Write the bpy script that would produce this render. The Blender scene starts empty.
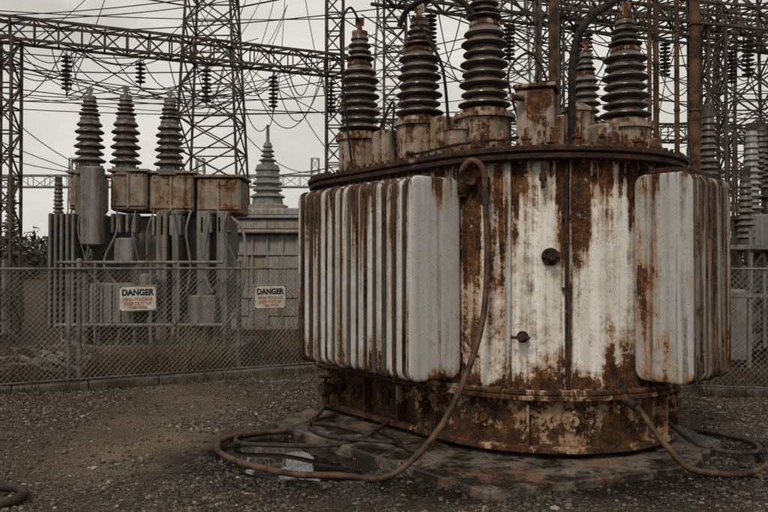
import bpy, math, random
import numpy as np
from mathutils import Vector, Matrix
random.seed(7); np.random.seed(7)
R = math.radians
scene = bpy.context.scene
scene.view_settings.view_transform = 'Standard'
scene.view_settings.look = 'None'
scene.view_settings.exposure = 0

# ------------------------------------------------------------------ node helpers
class NT:
    def __init__(s, nt): s.nt = nt; s.l = nt.links
    def n(s, t, **kw):
        nd = s.nt.nodes.new(t)
        for k, v in kw.items(): setattr(nd, k, v)
        return nd
    def put(s, sock, v):
        if isinstance(v, bpy.types.NodeSocket): s.l.new(v, sock)
        elif isinstance(v, (tuple, list)):
            if len(v) == 3 and sock.type == 'RGBA': v = (*v, 1)
            sock.default_value = v
        else: sock.default_value = v
    def math(s, op, a, b=0.0, clamp=False):
        nd = s.n('ShaderNodeMath', operation=op, use_clamp=clamp)
        s.put(nd.inputs[0], a); s.put(nd.inputs[1], b); return nd.outputs[0]
    def vmath(s, op, a, b):
        nd = s.n('ShaderNodeVectorMath', operation=op)
        s.put(nd.inputs[0], a); s.put(nd.inputs[1], b); return nd.outputs[0]
    def noise(s, co, scale, detail=6, rough=0.6, dist=0.0):
        nd = s.n('ShaderNodeTexNoise'); s.put(nd.inputs['Vector'], co)
        nd.inputs['Scale'].default_value = scale; nd.inputs['Detail'].default_value = detail
        nd.inputs['Roughness'].default_value = rough; nd.inputs['Distortion'].default_value = dist
        return nd.outputs[0]
    def maprange(s, v, a, b, c=0.0, d=1.0, smooth=False):
        nd = s.n('ShaderNodeMapRange', clamp=True)
        if smooth: nd.interpolation_type = 'SMOOTHSTEP'
        s.put(nd.inputs[0], v)
        for i, x in enumerate((a, b, c, d)): s.put(nd.inputs[i+1], x)
        return nd.outputs[0]
    def mix(s, f, a, b, mode='MIX'):
        nd = s.n('ShaderNodeMix', data_type='RGBA', blend_type=mode)
        s.put(nd.inputs[0], f); s.put(nd.inputs[6], a); s.put(nd.inputs[7], b)
        return nd.outputs[2]
    def ramp(s, v, stops):
        nd = s.n('ShaderNodeValToRGB'); s.put(nd.inputs[0], v)
        cr = nd.color_ramp
        while len(cr.elements) < len(stops): cr.elements.new(0.5)
        for e, (p, c) in zip(cr.elements, stops):
            e.position = p; e.color = (*c, 1)
        return nd.outputs[0]

def new_mat(name, spec=0.35):
    m = bpy.data.materials.new(name); m.use_nodes = True
    nt = NT(m.node_tree)
    b = m.node_tree.nodes['Principled BSDF']; b.inputs['Specular IOR Level'].default_value = spec
    return m, nt, b

def bump(nt, b, h, strength=0.4, dist=0.01):
    nd = nt.n('ShaderNodeBump'); nd.inputs['Strength'].default_value = strength
    nd.inputs['Distance'].default_value = dist
    nt.put(nd.inputs['Height'], h); nt.l.new(nd.outputs[0], b.inputs['Normal'])

RUST = [(0.37, (0.008, 0.004, 0.003)), (0.46, (0.032, 0.013, 0.006)), (0.54, (0.105, 0.038, 0.011)), (0.63, (0.24, 0.093, 0.023)), (0.73, (0.36, 0.165, 0.054))]
DRUST = [(0.34,(0.006,0.004,0.003)),(0.48,(0.022,0.011,0.006)),(0.60,(0.075,0.030,0.011)),(0.74,(0.17,0.07,0.022))]
def rust_mat(name, paint=(0.62,0.61,0.58), dirt=(0.30,0.28,0.25), thr=0.56, a=0.5, b_=0.4, c=0.1,
             zlo=0.0, zhi=3.0, topw=0.0, toph=0.9, botw=0.0, both=0.5, seed=0.0, sc=2.2, ssc=9.0, stain=0.13, rough=0.5,
             rust=RUST, spots=(), drips=0.6, zst=0.45, stc=(0.30,0.150,0.055)):
    m, t, b = new_mat(name)
    tc = t.n('ShaderNodeTexCoord').outputs['Object']
    co = t.vmath('ADD', tc, (seed, seed*1.7, seed*0.6))
    n1 = t.noise(co, sc, 9, 0.74, 0.3)
    st = t.vmath('MULTIPLY', co, (ssc, ssc, zst))
    n2 = t.noise(st, 1.0, 6, 0.62, 0.0)
    n3 = t.noise(co, 36, 3, 0.8)
    n4 = t.noise(co, 7, 5, 0.75)
    z = t.n('ShaderNodeSeparateXYZ'); t.l.new(tc, z.inputs[0]); z = z.outputs[2]
    v = t.math('ADD', t.math('MULTIPLY', n1, a), t.math('MULTIPLY', n2, b_))
    v = t.math('ADD', v, t.math('MULTIPLY', n3, c))
    if topw:
        top = t.math('POWER', t.maprange(z, zhi-toph, zhi), 1.6)
        tm = t.math('MULTIPLY', top, t.maprange(n2, 0.38, 0.66, 0.0, 2.1))
        v = t.math('ADD', v, t.math('MULTIPLY', tm, topw))
    if botw:
        bot = t.math('POWER', t.maprange(z, zlo+both, zlo), 1.6)
        bm = t.math('MULTIPLY', bot, t.maprange(n1, 0.3, 0.7, 0.4, 1.5))
        v = t.math('ADD', v, t.math('MULTIPLY', bm, botw))
    for (sx, sy, sz, zs, rad, wt) in spots:
        dv = t.vmath('MULTIPLY', t.vmath('SUBTRACT', tc, (sx, sy, sz)), (1, 1, zs))
        ln = t.n('ShaderNodeVectorMath', operation='LENGTH'); t.l.new(dv, ln.inputs[0])
        v = t.math('ADD', v, t.maprange(ln.outputs['Value'], rad, 0, 0, wt, True))
    mask = t.maprange(v, thr, thr+0.018)
    stn = t.maprange(v, thr-stain, thr+0.01, smooth=True)
    g = t.vmath('MULTIPLY', co, (ssc*1.6, ssc*1.6, 0.3))
    gn = t.noise(g, 1.0, 4, 0.6)
    gm = t.math('ADD', t.math('MULTIPLY', gn, 0.6), t.math('MULTIPLY', n4, 0.4))
    pc = t.mix(t.maprange(gm, 0.42, 0.66), paint, dirt)
    pc = t.mix(t.maprange(n3, 0.58, 0.70, 0, 0.6), pc, (0.13, 0.075, 0.04))
    col = t.mix(t.math('MULTIPLY', stn, 0.80), pc, stc)
    rv = t.math('ADD', t.math('MULTIPLY', n4, 0.60), t.math('MULTIPLY', n3, 0.40))
    col = t.mix(mask, col, t.ramp(rv, rust))
    if drips:
        dk = t.vmath('MULTIPLY', co, (ssc*3.0, ssc*3.0, 0.24))
        dn = t.noise(dk, 1.0, 3, 0.5)
        gate = t.maprange(t.math('ADD', t.math('MULTIPLY', n1, 0.45), t.math('MULTIPLY', n2, 0.55)), 0.45, 0.56)
        dm = t.math('MULTIPLY', t.maprange(dn, 0.53, 0.61), gate)
        col = t.mix(t.math('MULTIPLY', dm, drips), col, t.mix(t.maprange(gn, 0.4, 0.6), (0.022,0.012,0.007), (0.13,0.055,0.018)))
    t.l.new(col, b.inputs['Base Color'])
    t.put(b.inputs['Roughness'], t.mix(mask, (rough,)*3, (0.9,)*3))
    hh = t.math('ADD', t.math('MULTIPLY', mask, t.math('SUBTRACT', n3, 0.75)), t.math('MULTIPLY', n4, 0.25))
    bump(t, b, hh, 0.7, 0.013)
    return m

M_tank = rust_mat('weathered_white_tank_paint', thr=0.580, a=0.49, b_=0.41, c=0.13, zlo=0.62, zhi=2.62, topw=0.115, toph=1.3, botw=0.15, both=0.65, seed=3.1, sc=2.4, ssc=7.5, stain=0.085, paint=(0.76,0.735,0.68), dirt=(0.47,0.425,0.35), zst=0.36,
                  spots=[(0.80,6.50,1.9,0.30,0.42,0.11),(2.55,6.75,1.7,0.3,0.42,0.08),(1.62,6.25,2.05,0.55,0.30,0.10),(1.30,6.25,2.5,0.5,0.3,0.06)], drips=0.9)
M_fin = rust_mat('weathered_radiator_paint', thr=0.620, a=0.38, b_=0.50, c=0.10, zlo=0.70, zhi=2.5, topw=0.08, toph=0.4, botw=0.13, both=0.30, seed=9.3, ssc=8, stain=0.07, paint=(0.485,0.48,0.465), dirt=(0.35,0.34,0.32), drips=0.4,
                 spots=[(0.22,6.20,2.2,0.3,0.16,0.10)])
M_finedge = rust_mat('rusty_radiator_fin_paint', thr=0.570, a=0.26, b_=0.62, c=0.11, zlo=0.70, zhi=2.5, topw=0.10, toph=1.0, botw=0.10, both=0.5, seed=4.3, ssc=10, stain=0.08, paint=(0.50,0.49,0.47), dirt=(0.25,0.235,0.21), drips=0.9, rust=[(0.34,(0.007,0.004,0.003)),(0.47,(0.028,0.013,0.006)),(0.59,(0.095,0.037,0.012)),(0.72,(0.21,0.085,0.026))], stc=(0.23,0.125,0.055))
M_finside = rust_mat('rust_and_shade_fin_crevice', thr=0.53, a=0.45, b_=0.45, c=0.10, seed=17.3, ssc=9, stain=0.10, paint=(0.15,0.14,0.125), dirt=(0.045,0.038,0.032), drips=0.9, rust=DRUST, stc=(0.10,0.048,0.02))  # rust, plus the shade of the fin gaps painted dark into the colour
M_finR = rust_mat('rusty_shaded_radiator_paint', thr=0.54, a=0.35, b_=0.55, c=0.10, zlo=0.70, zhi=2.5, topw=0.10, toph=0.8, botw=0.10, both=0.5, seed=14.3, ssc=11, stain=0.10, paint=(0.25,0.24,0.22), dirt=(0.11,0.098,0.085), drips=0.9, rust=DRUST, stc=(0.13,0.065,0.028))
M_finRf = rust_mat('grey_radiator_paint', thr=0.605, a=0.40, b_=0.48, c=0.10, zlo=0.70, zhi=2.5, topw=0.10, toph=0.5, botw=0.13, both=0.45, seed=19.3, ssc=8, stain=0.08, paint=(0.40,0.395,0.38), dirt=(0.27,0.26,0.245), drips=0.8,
                 spots=[(2.15,6.28,1.6,0.25,0.20,0.12),(2.48,6.0,1.5,0.25,0.10,0.10)])
M_base = rust_mat('rusted_base_paint', thr=0.500, a=0.62, b_=0.22, c=0.17, zlo=0.1, zhi=0.62, topw=0.04, toph=0.3, botw=0.08, both=0.3, seed=6.6, sc=3.2, ssc=6, stain=0.12, paint=(0.40,0.37,0.31), dirt=(0.16,0.13,0.10), spots=[(-0.3,7.6,0.4,1,1.5,0.08)],
               rust=[(0.36,(0.007,0.004,0.003)),(0.46,(0.026,0.012,0.006)),(0.56,(0.092,0.035,0.011)),(0.67,(0.23,0.090,0.024))])
M_rim = rust_mat('rusted_flange_steel', thr=0.40, a=0.75, b_=0.1, c=0.15, seed=1.9, sc=3.2, paint=(0.22,0.19,0.16), dirt=(0.10,0.08,0.06), rust=DRUST, drips=0)
M_turret = rust_mat('rusty_turret_paint', thr=0.520, a=0.5, b_=0.35, c=0.15, zlo=2.7, zhi=3.35, topw=0.08, toph=0.3, botw=0.10, both=0.3, seed=12.9, sc=5, ssc=10, paint=(0.38,0.36,0.32), dirt=(0.15,0.13,0.11), stc=(0.20,0.105,0.045))
M_rust = rust_mat('bare_rust', thr=0.30, a=0.6, b_=0.2, c=0.2, seed=5.5, sc=5, rust=DRUST, drips=0)
M_bgtank = rust_mat('old_grey_transformer_paint', thr=0.580, a=0.5, b_=0.4, c=0.1, seed=21.0, sc=1.6, ssc=6, paint=(0.19,0.182,0.168), dirt=(0.055,0.050,0.044), rough=0.75, rust=DRUST, stain=0.07, stc=(0.12,0.075,0.045))
M_bgrust = rust_mat('rust_stained_grey_tank_paint', thr=0.545, a=0.6, b_=0.3, c=0.1, seed=25.0, sc=2.6, ssc=6, paint=(0.27,0.25,0.22), dirt=(0.11,0.095,0.078), stc=(0.20,0.11,0.05),
                    rust=[(0.30,(0.02,0.010,0.006)),(0.45,(0.06,0.027,0.012)),(0.60,(0.15,0.068,0.026)),(0.75,(0.24,0.125,0.05))], rough=0.75)
M_pale = rust_mat('pale_grey_housing_paint', thr=0.62, a=0.5, b_=0.4, c=0.1, seed=31.0, paint=(0.30,0.295,0.275), dirt=(0.15,0.148,0.137), rough=0.8)

def simple_mat(name, c1, c2, scale=5, rough=0.6, bmp=0.2, lo=0.4, hi=0.6, metal=0.0, detail=5, spec=0.3):
    m, t, b = new_mat(name, spec)
    co = t.n('ShaderNodeTexCoord').outputs['Object']
    n = t.noise(co, scale, detail, 0.65)
    t.l.new(t.mix(t.maprange(n, lo, hi), c1, c2), b.inputs['Base Color'])
    b.inputs['Roughness'].default_value = rough; b.inputs['Metallic'].default_value = metal
    if bmp: bump(t, b, n, bmp, 0.01)
    return m
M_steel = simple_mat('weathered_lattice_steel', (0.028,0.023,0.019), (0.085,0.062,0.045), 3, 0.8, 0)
M_steel_far = simple_mat('haze_tinted_lattice_steel', (0.16,0.16,0.155), (0.22,0.215,0.205), 3, 0.9, 0)  # paler than the near steel: distance haze put into the colour
M_rustpole = simple_mat('rusty_pole_steel', (0.026,0.016,0.011), (0.12,0.060,0.030), 4, 0.9)
M_wire = simple_mat('cable_black', (0.025,0.023,0.021), (0.05,0.045,0.04), 6, 0.7, 0)
M_chain = simple_mat('galvanised_chain_wire', (0.13,0.12,0.108), (0.26,0.24,0.21), 2, 0.6, 0)
M_post = simple_mat('galvanised_fence_post', (0.07,0.065,0.058), (0.18,0.165,0.14), 5, 0.6, 0.1)
M_hose = simple_mat('rubber_hose_brown', (0.020,0.012,0.008), (0.105,0.055,0.027), 6, 0.6, 0.3)
M_hosed = simple_mat('rubber_hose_dark', (0.012,0.010,0.009), (0.05,0.034,0.022), 9, 0.6, 0.3)
M_conduit = simple_mat('black_conduit', (0.010,0.009,0.008), (0.030,0.022,0.017), 12, 0.75, 0.3, spec=0.15)
M_white = simple_mat('sign_white', (0.46,0.42,0.36), (0.64,0.60,0.54), 12, 0.6, 0)
M_black = simple_mat('sign_black', (0.012,0.012,0.012), (0.03,0.028,0.026), 20, 0.6, 0)
M_orange = simple_mat('sign_faded_orange', (0.33,0.13,0.06), (0.42,0.22,0.13), 20, 0.6, 0)
M_wood = simple_mat('weathered_wood', (0.09,0.072,0.055), (0.24,0.20,0.155), 14, 0.9, 0.4)

def porcelain(name, c1, c2, dust, k=0.8):
    m, t, b = new_mat(name, 0.5)
    co = t.n('ShaderNodeTexCoord').outputs['Object']
    n = t.noise(co, 9, 5, 0.65)
    col = t.mix(t.maprange(n, 0.4, 0.62), c1, c2)
    g = t.n('ShaderNodeNewGeometry'); s = t.n('ShaderNodeSeparateXYZ'); t.l.new(g.outputs['Normal'], s.inputs[0])
    up = t.math('MULTIPLY', t.maprange(s.outputs[2], 0.1, 0.9), t.maprange(n, 0.36, 0.60, 0.2, k))
    col = t.mix(up, col, dust)
    t.l.new(col, b.inputs['Base Color'])
    t.put(b.inputs['Roughness'], t.maprange(n, 0.4, 0.6, 0.25, 0.65))
    return m
M_porc = porcelain('brown_glazed_porcelain', (0.032,0.024,0.020), (0.080,0.056,0.044), (0.20,0.16,0.125), 0.9)
M_porcg = porcelain('grey_glazed_porcelain', (0.17,0.172,0.165), (0.26,0.258,0.245), (0.27,0.26,0.24))

def concrete(name, base, rusty=0.0, rc=(0.14,0.060,0.024)):
    m, t, b = new_mat(name, 0.35)
    co = t.n('ShaderNodeTexCoord').outputs['Object']
    n = t.noise(co, 3, 8, 0.7); n2 = t.noise(co, 45, 3, 0.7); n3 = t.noise(t.vmath('ADD', co, (5,8,2)), 1.5, 7, 0.7, .4)
    col = t.mix(t.maprange(n, 0.38, 0.62), tuple(x*0.35 for x in base), base)
    col = t.mix(t.maprange(n2, 0.5, 0.7, 0, 0.6), col, tuple(x*0.4 for x in base))
    if rusty:
        col = t.mix(t.maprange(n3, 0.62-rusty*0.25, 0.74-rusty*0.25, 0, 0.8), col, rc)
        col = t.mix(t.maprange(n, 0.44, 0.56), (0.018,0.013,0.010), col)
    t.l.new(col, b.inputs['Base Color'])
    t.put(b.inputs['Roughness'], t.maprange(n, 0.4, 0.6, 0.25, 0.95))
    bump(t, b, t.math('ADD', n, t.math('MULTIPLY', n2, 0.4)), 0.7, 0.02)
    return m
M_conc = concrete('stained_concrete', (0.15,0.128,0.10), 0.55)
M_kerb = concrete('kerb_concrete', (0.14,0.125,0.105), 0.0)

# ------------------------------------------------------------------ mesh builder
class MB:
    def __init__(s): s.v = []; s.f = []; s.m = []; s.cm = 0
    def add(s, vs, fs):
        o = len(s.v); s.v.extend([tuple(x) for x in vs])
        for f in fs: s.f.append(tuple(i+o for i in f)); s.m.append(s.cm)
    def box(s, c, size, ax=(1,0,0), up=(0,0,1)):
        X = Vector(ax).normalized(); Z = Vector(up).normalized(); Y = Z.cross(X).normalized()
        c = Vector(c); hx, hy, hz = [k/2 for k in size]
        vs = [c+X*a*hx+Y*b*hy+Z*d*hz for a in (-1,1) for b in (-1,1) for d in (-1,1)]
        s.add(vs, [(0,1,3,2),(4,6,7,5),(0,4,5,1),(2,3,7,6),(0,2,6,4),(1,5,7,3)])
    def cbox(s, c, size, ax=(1,0,0), ch=0.02):
        X = Vector(ax).normalized(); Z = Vector((0,0,1)); Y = Z.cross(X); c = Vector(c); hx,hy,hz=[k/2 for k in size]
        rings = []
        for zz, ins in ((-hz,ch),(-hz+ch,0),(hz-ch,0),(hz,ch)):
            a, b = hx-ins, hy-ins
            pts = [(-a+ch,-b),(a-ch,-b),(a,-b+ch),(a,b-ch),(a-ch,b),(-a+ch,b),(-a,b-ch),(-a,-b+ch)]
            rings.append([c+X*p+Y*q+Z*zz for p,q in pts])
        s.loft(rings)
    def loft(s, rings, cap=True, closed=True, mats=None):
        n = len(rings[0]); vs = [p for r in rings for p in r]; o = len(s.v); s.v.extend([tuple(x) for x in vs])
        for i in range(len(rings)-1):
            mm = mats[i+1] if mats else s.cm
            for j in range(n if closed else n-1):
                k = (j+1) % n
                s.f.append((o+i*n+j, o+i*n+k, o+(i+1)*n+k, o+(i+1)*n+j)); s.m.append(mm)
        if cap:
            s.f.append(tuple(o+j for j in range(n-1,-1,-1))); s.m.append(mats[0] if mats else s.cm)
            s.f.append(tuple(o+(len(rings)-1)*n+j for j in range(n))); s.m.append(mats[-1] if mats else s.cm)
    def beam(s, p, q, w=0.05, h=None):
        p = Vector(p); q = Vector(q); d = q-p; L = d.length
        if L < 1e-6: return
        h = h or w; d.normalize()
        up = Vector((0,0,1)) if abs(d.z) < 0.9 else Vector((1,0,0))
        s.box((p+q)/2, (L, w, h), d, (up - d*up.dot(d)))
    def tube(s, pts, r, n=8, cap=True):
        pts = [Vector(p) for p in pts]; rings = []
        prev = None
        for i, p in enumerate(pts):
            d = (pts[min(i+1,len(pts)-1)] - pts[max(i-1,0)]).normalized()
            if prev is None:
                up = Vector((0,0,1)) if abs(d.z) < 0.9 else Vector((1,0,0))
                a = d.cross(up).normalized()
            else:
                a = (prev - d*prev.dot(d)).normalized()
            prev = a; b = d.cross(a)
            rr = r[i] if isinstance(r, (list,tuple)) else r
            rings.append([p + (a*math.cos(2*math.pi*k/n)+b*math.sin(2*math.pi*k/n))*rr for k in range(n)])
        s.loft(rings, cap)
    def cyl(s, p, q, r, n=16, ch=0.0):
        p = Vector(p); q = Vector(q)
        if ch:
            d = (q-p).normalized()
            s.tube([p, p+d*ch, q-d*ch, q], [r-ch, r, r, r-ch], n)
        else: s.tube([p, q], r, n)
    def lathe(s, c, prof, n=32, cap=True, ax=None):
        c = Vector(c)
        s.loft([[c+Vector((r*math.cos(2*math.pi*k/n), r*math.sin(2*math.pi*k/n), z)) for k in range(n)] for r, z in prof], cap)
    def obj(s, name, mats, parent=None, smooth=35):
        me = bpy.data.meshes.new(name); me.from_pydata(s.v, [], s.f); me.update()
        if not isinstance(mats, (list,tuple)): mats = [mats]
        for m in mats: me.materials.append(m)
        if len(mats) > 1: me.polygons.foreach_set('material_index', s.m)
        if smooth:
            me.polygons.foreach_set('use_smooth', [True]*len(me.polygons))
            me.set_sharp_from_angle(angle=R(smooth))
        ob = bpy.data.objects.new(name, me); scene.collection.objects.link(ob)
        if parent:
            ob.parent = parent; ob.location = -Vector(parent.location)
        return ob

def empty(name, loc):
    e = bpy.data.objects.new(name, None); e.location = loc; e.empty_display_size = 0.3
    scene.collection.objects.link(e); return e

def spline(pts, k=8):
    pts = [Vector(p) for p in pts]; out = []
    for i in range(len(pts)-1):
        p0 = pts[max(i-1,0)]; p1 = pts[i]; p2 = pts[i+1]; p3 = pts[min(i+2,len(pts)-1)]
        for j in range(k):
            t = j/k
            out.append(0.5*((2*p1)+(p2-p0)*t+(2*p0-5*p1+4*p2-p3)*t*t+(3*p1-p0-3*p2+p3)*t**3))
    out.append(pts[-1]); return out

# ------------------------------------------------------------------ MAIN TRANSFORMER
PADZ = 0.085
U = Vector((-0.6,0.8,0)); NL = Vector((-0.8,-0.6,0))
C1 = Vector((1.55,7.48,0)); C2 = Vector((0.50,8.88,0))
def obround(r, z, n=56):
    o = []
    for i in range(n+1):
        a = math.pi*i/n; o.append(C1 + (NL*math.cos(a) - U*math.sin(a))*r + Vector((0,0,z)))
    for i in range(n+1):
        a = math.pi*i/n; o.append(C2 + (-NL*math.cos(a) + U*math.sin(a))*r + Vector((0,0,z)))
    return o
def obdir(a): return NL*math.cos(a) - U*math.sin(a)
TR = empty('electrical_transformer', (1.05, 8.1, 0.1))

mb = MB(); mb.loft([obround(1.24, z) for z in np.linspace(0.66, 2.58, 9)])
mb.obj('tank_body', M_tank, TR)
mb = MB()
for a in (0.52, 0.93, 2.42, 2.75):
    d = obdir(a); t = Vector((-d.y, d.x, 0))
    mb.box(C1 + d*1.255 + Vector((0,0,1.62)), (0.05 if a != 0.93 else 0.02, 0.045, 1.90), t)
mb.obj('tank_stiffeners', M_finedge, TR)
mb = MB()
mb.loft([obround(1.20, 0.18), obround(1.20, 0.40), obround(1.22,0.575)])
mb.obj('base_skirt', M_base, TR)
mb = MB()
mb.loft([obround(1.335,0.575), obround(1.345,0.585), obround(1.345,0.612), obround(1.335,0.618)])
mb.loft([obround(1.325,0.622), obround(1.335,0.63), obround(1.335,0.655), obround(1.325,0.665)])
mb.loft([obround(1.28,0.13), obround(1.29,0.14), obround(1.29,0.175), obround(1.27,0.19)])
mb.obj('base_flanges', M_base, TR)
mb = MB()
mb.loft([obround(1.36,2.575), obround(1.38,2.585), obround(1.38,2.62), obround(1.37,2.628)])
mb.loft([obround(1.38,2.632), obround(1.40,2.645), obround(1.40,2.68), obround(1.33,2.70), obround(0.6,2.76)])
mb.obj('lid', M_rim, TR)
def bolts_on(mb, r, z, step, br, h):
    n = int(math.pi*r/step); pr = [(br,0),(br,h*0.7),(br*0.8,h)]
    for i in range(n+1):
        mb.lathe(C1 + obdir(math.pi*i/n)*r+Vector((0,0,z)), pr, 6)
    for i in range(1, int(1.75/step)):
        mb.lathe(C1 + NL*r + U*(i*step)+Vector((0,0,z)), pr, 6)
    for i in range(n//2+1):
        a = math.pi*(1-i/n); mb.lathe(C2 + (-NL*math.cos(a)+U*math.sin(a))*r+Vector((0,0,z)), pr, 6)
mb = MB()
bolts_on(mb, 1.30, 0.66, 0.105, 0.018, 0.035); bolts_on(mb, 1.33, 2.545, 0.10, 0.018, 0.035); bolts_on(mb, 1.36, 2.68, 0.10, 0.016, 0.035)
bolts_on(mb, 1.315, 0.545, 0.105, 0.015, 0.03)
mb.obj('flange_bolts', M_rust, TR)
mb = MB()
def blind_flange(mb, p, d, r, th=0.04, nb=8, boss=True):
    d = Vector(d).normalized(); p = Vector(p)
    mb.cyl(p, p+d*th, r, 24, 0.006)
    if boss: mb.cyl(p+d*th*0.9, p+d*(th+0.05), r*0.45, 16, 0.008)
    t = Vector((-d.y,d.x,0)).normalized(); up = Vector((0,0,1))
    for i in range(nb):
        a = 2*math.pi*i/nb
        q = p + (t*math.cos(a)+up*math.sin(a))*r*0.78
        mb.cyl(q+d*th*0.9, q+d*(th+0.02), r*0.12+0.004, 6)
for a, z, r in ((0.35,0.40,0.085),(0.95,0.40,0.095),(1.5,0.36,0.05),(1.95,0.42,0.06),(2.4,0.36,0.08)):
    d = obdir(a); blind_flange(mb, C1+d*1.20+Vector((0,0,z)), d, r)
for k, z in ((0.35,0.40),(0.95,0.40),(1.45,0.38)):
    blind_flange(mb, C1+NL*1.20+U*k+Vector((0,0,z)), NL, 0.085)
for a in (0.65, 1.25, 1.75, 2.2):
    d = obdir(a); t = Vector((-d.y,d.x,0))
    mb.box(C1+d*1.25+Vector((0,0,0.36)), (0.022,0.09,0.35), t)
for k in (0.1,0.65,1.2,1.7):
    mb.box(C1+NL*1.25+U*k+Vector((0,0,0.36)), (0.022,0.09,0.35), U)
mb.obj('skirt_fittings', M_base, TR)
mb = MB()
d = obdir(0.80); blind_flange(mb, C1+d*1.24+Vector((0,0,1.77)), d, 0.075, 0.035, 6)
mb.cyl(C1+d*1.30+Vector((0,0,1.77)), C1+d*1.40+Vector((0,0,1.77)), 0.035, 14, 0.008)
for a in (1.72, 1.87):
    d = obdir(a); blind_flange(mb, C1+d*1.238+Vector((0,0,2.15 if a<1.8 else 2.17)), d, 0.060, 0.014, 5, False)
d = obdir(0.62); p = C1+d*1.27+Vector((0,0,1.10))
mb.cyl(p, p+d*0.13, 0.028, 12, 0.004); t = Vector((-d.y,d.x,0))
mb.cyl(p+d*0.10-t*0.09, p+d*0.10+t*0.07, 0.012, 8)
mb.cyl(p+d*0.02, p+d*0.04, 0.05, 12)
for a in (0.75, 2.3):
    d = obdir(a); t = Vector((-d.y,d.x,0))
    mb.box(C1+d*1.31+Vector((0,0,2.45)), (0.03,0.14,0.20), t)
    mb.cyl(C1+d*1.33+Vector((0,0,2.43))-t*0.03, C1+d*1.33+Vector((0,0,2.43))+t*0.03, 0.035, 12)
q0 = Vector((0.66,6.62,2.38)); mb.cyl(q0, (0.72,6.50,2.38), 0.07, 16, 0.01); mb.cyl((0.70,6.54,2.30),(0.70,6.54,2.46),0.04,12)
mb.box((0.86,6.42,2.38),(0.10,0.05,0.16)); mb.cyl((0.86,6.36,2.42),(0.86,6.48,2.42),0.03,12)
mb.obj('tank_valves', M_rust, TR)
mb = MB()
d = obdir(0.90)
mb.tube([C1+d*1.285+Vector((0,0,z)) for z in (0.7,1.2,1.8,2.4,2.57)], 0.016, 8)
for z in (0.9,1.5,2.1): mb.box(C1+d*1.27+Vector((0,0,z)), (0.07,0.03,0.03), Vector((-d.y,d.x,0)))
mb.obj('tank_conduit', M_rim, TR)

def rrect(w0, w1, z0, z1, rad, ins=0.0, n=6):
    a, b, c, e = w0+ins, w1-ins, z0+ins, z1-ins; r = max(rad-ins, 0.01); P = []
    for cx, cz, s0 in ((a+r,c+r,180),(b-r,c+r,270),(b-r,e-r,0),(a+r,e-r,90)):
        for i in range(n+1):
            t = R(s0+90*i/n); P.append((cx+r*math.cos(t), cz+r*math.sin(t)))
    return P
def radiator(name, O, L, D, nf, pitch, depth, z0, z1, thick, mats, webin=0.17):
    """mats: 0 = near flat plate, 1 = outer rounded edges, 2 = crevice sides"""
    O = Vector(O); L = Vector(L).normalized(); D = Vector(D).normalized()
    mb = MB()
    for i in range(nf):
        s0 = i*pitch; jz = random.uniform(-0.008,0.008); jd = random.uniform(-0.012,0.012) if i else 0
        h = thick/2
        prof = [(0.0,0.07),(0.0,0.030),(h*0.10,0.016),(h*0.30,0.005),(h*0.65,0.0),(thick-h*0.65,0.0),(thick-h*0.30,0.005),(thick-h*0.10,0.016),(thick,0.030),(thick,0.07)]
        rings = [[O + L*(s0+t) + D*(q+jd) + Vector((0,0,zz+jz)) for q, zz in rrect(0, depth, z0, z1, 0.10, ins)] for t, ins in prof]
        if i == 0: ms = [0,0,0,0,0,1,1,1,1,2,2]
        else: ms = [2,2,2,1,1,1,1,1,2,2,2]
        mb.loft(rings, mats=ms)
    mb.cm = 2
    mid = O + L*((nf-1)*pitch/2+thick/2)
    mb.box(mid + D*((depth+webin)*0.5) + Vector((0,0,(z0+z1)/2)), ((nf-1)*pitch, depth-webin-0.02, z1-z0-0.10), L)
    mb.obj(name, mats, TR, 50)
    mb = MB()
    for zz in (z0+0.16, z1-0.14):
        mb.cyl(O+L*0.02+D*(depth+0.04)+Vector((0,0,zz)), O+L*((nf-1)*pitch)+D*(depth+0.04)+Vector((0,0,zz)), 0.05, 14)
    for zz in (z0+0.02, z1+0.012):
        mb.cyl(O+L*0.03+D*0.22+Vector((0,0,zz)), O+L*((nf-1)*pitch+thick-0.03)+D*0.22+Vector((0,0,zz)), 0.014, 8)
    mb.obj(name+'_header', M_rim, TR)
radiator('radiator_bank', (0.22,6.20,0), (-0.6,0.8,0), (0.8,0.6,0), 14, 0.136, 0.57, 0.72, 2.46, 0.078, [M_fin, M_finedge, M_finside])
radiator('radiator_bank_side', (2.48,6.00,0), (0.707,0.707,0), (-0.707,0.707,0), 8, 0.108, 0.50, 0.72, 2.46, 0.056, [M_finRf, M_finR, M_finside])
mb = MB()
mb.box((2.60,6.64,2.50), (0.90,0.40,0.04), (0.707,0.707,0))
mb.obj('radiator_hood', M_rim, TR)

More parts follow.
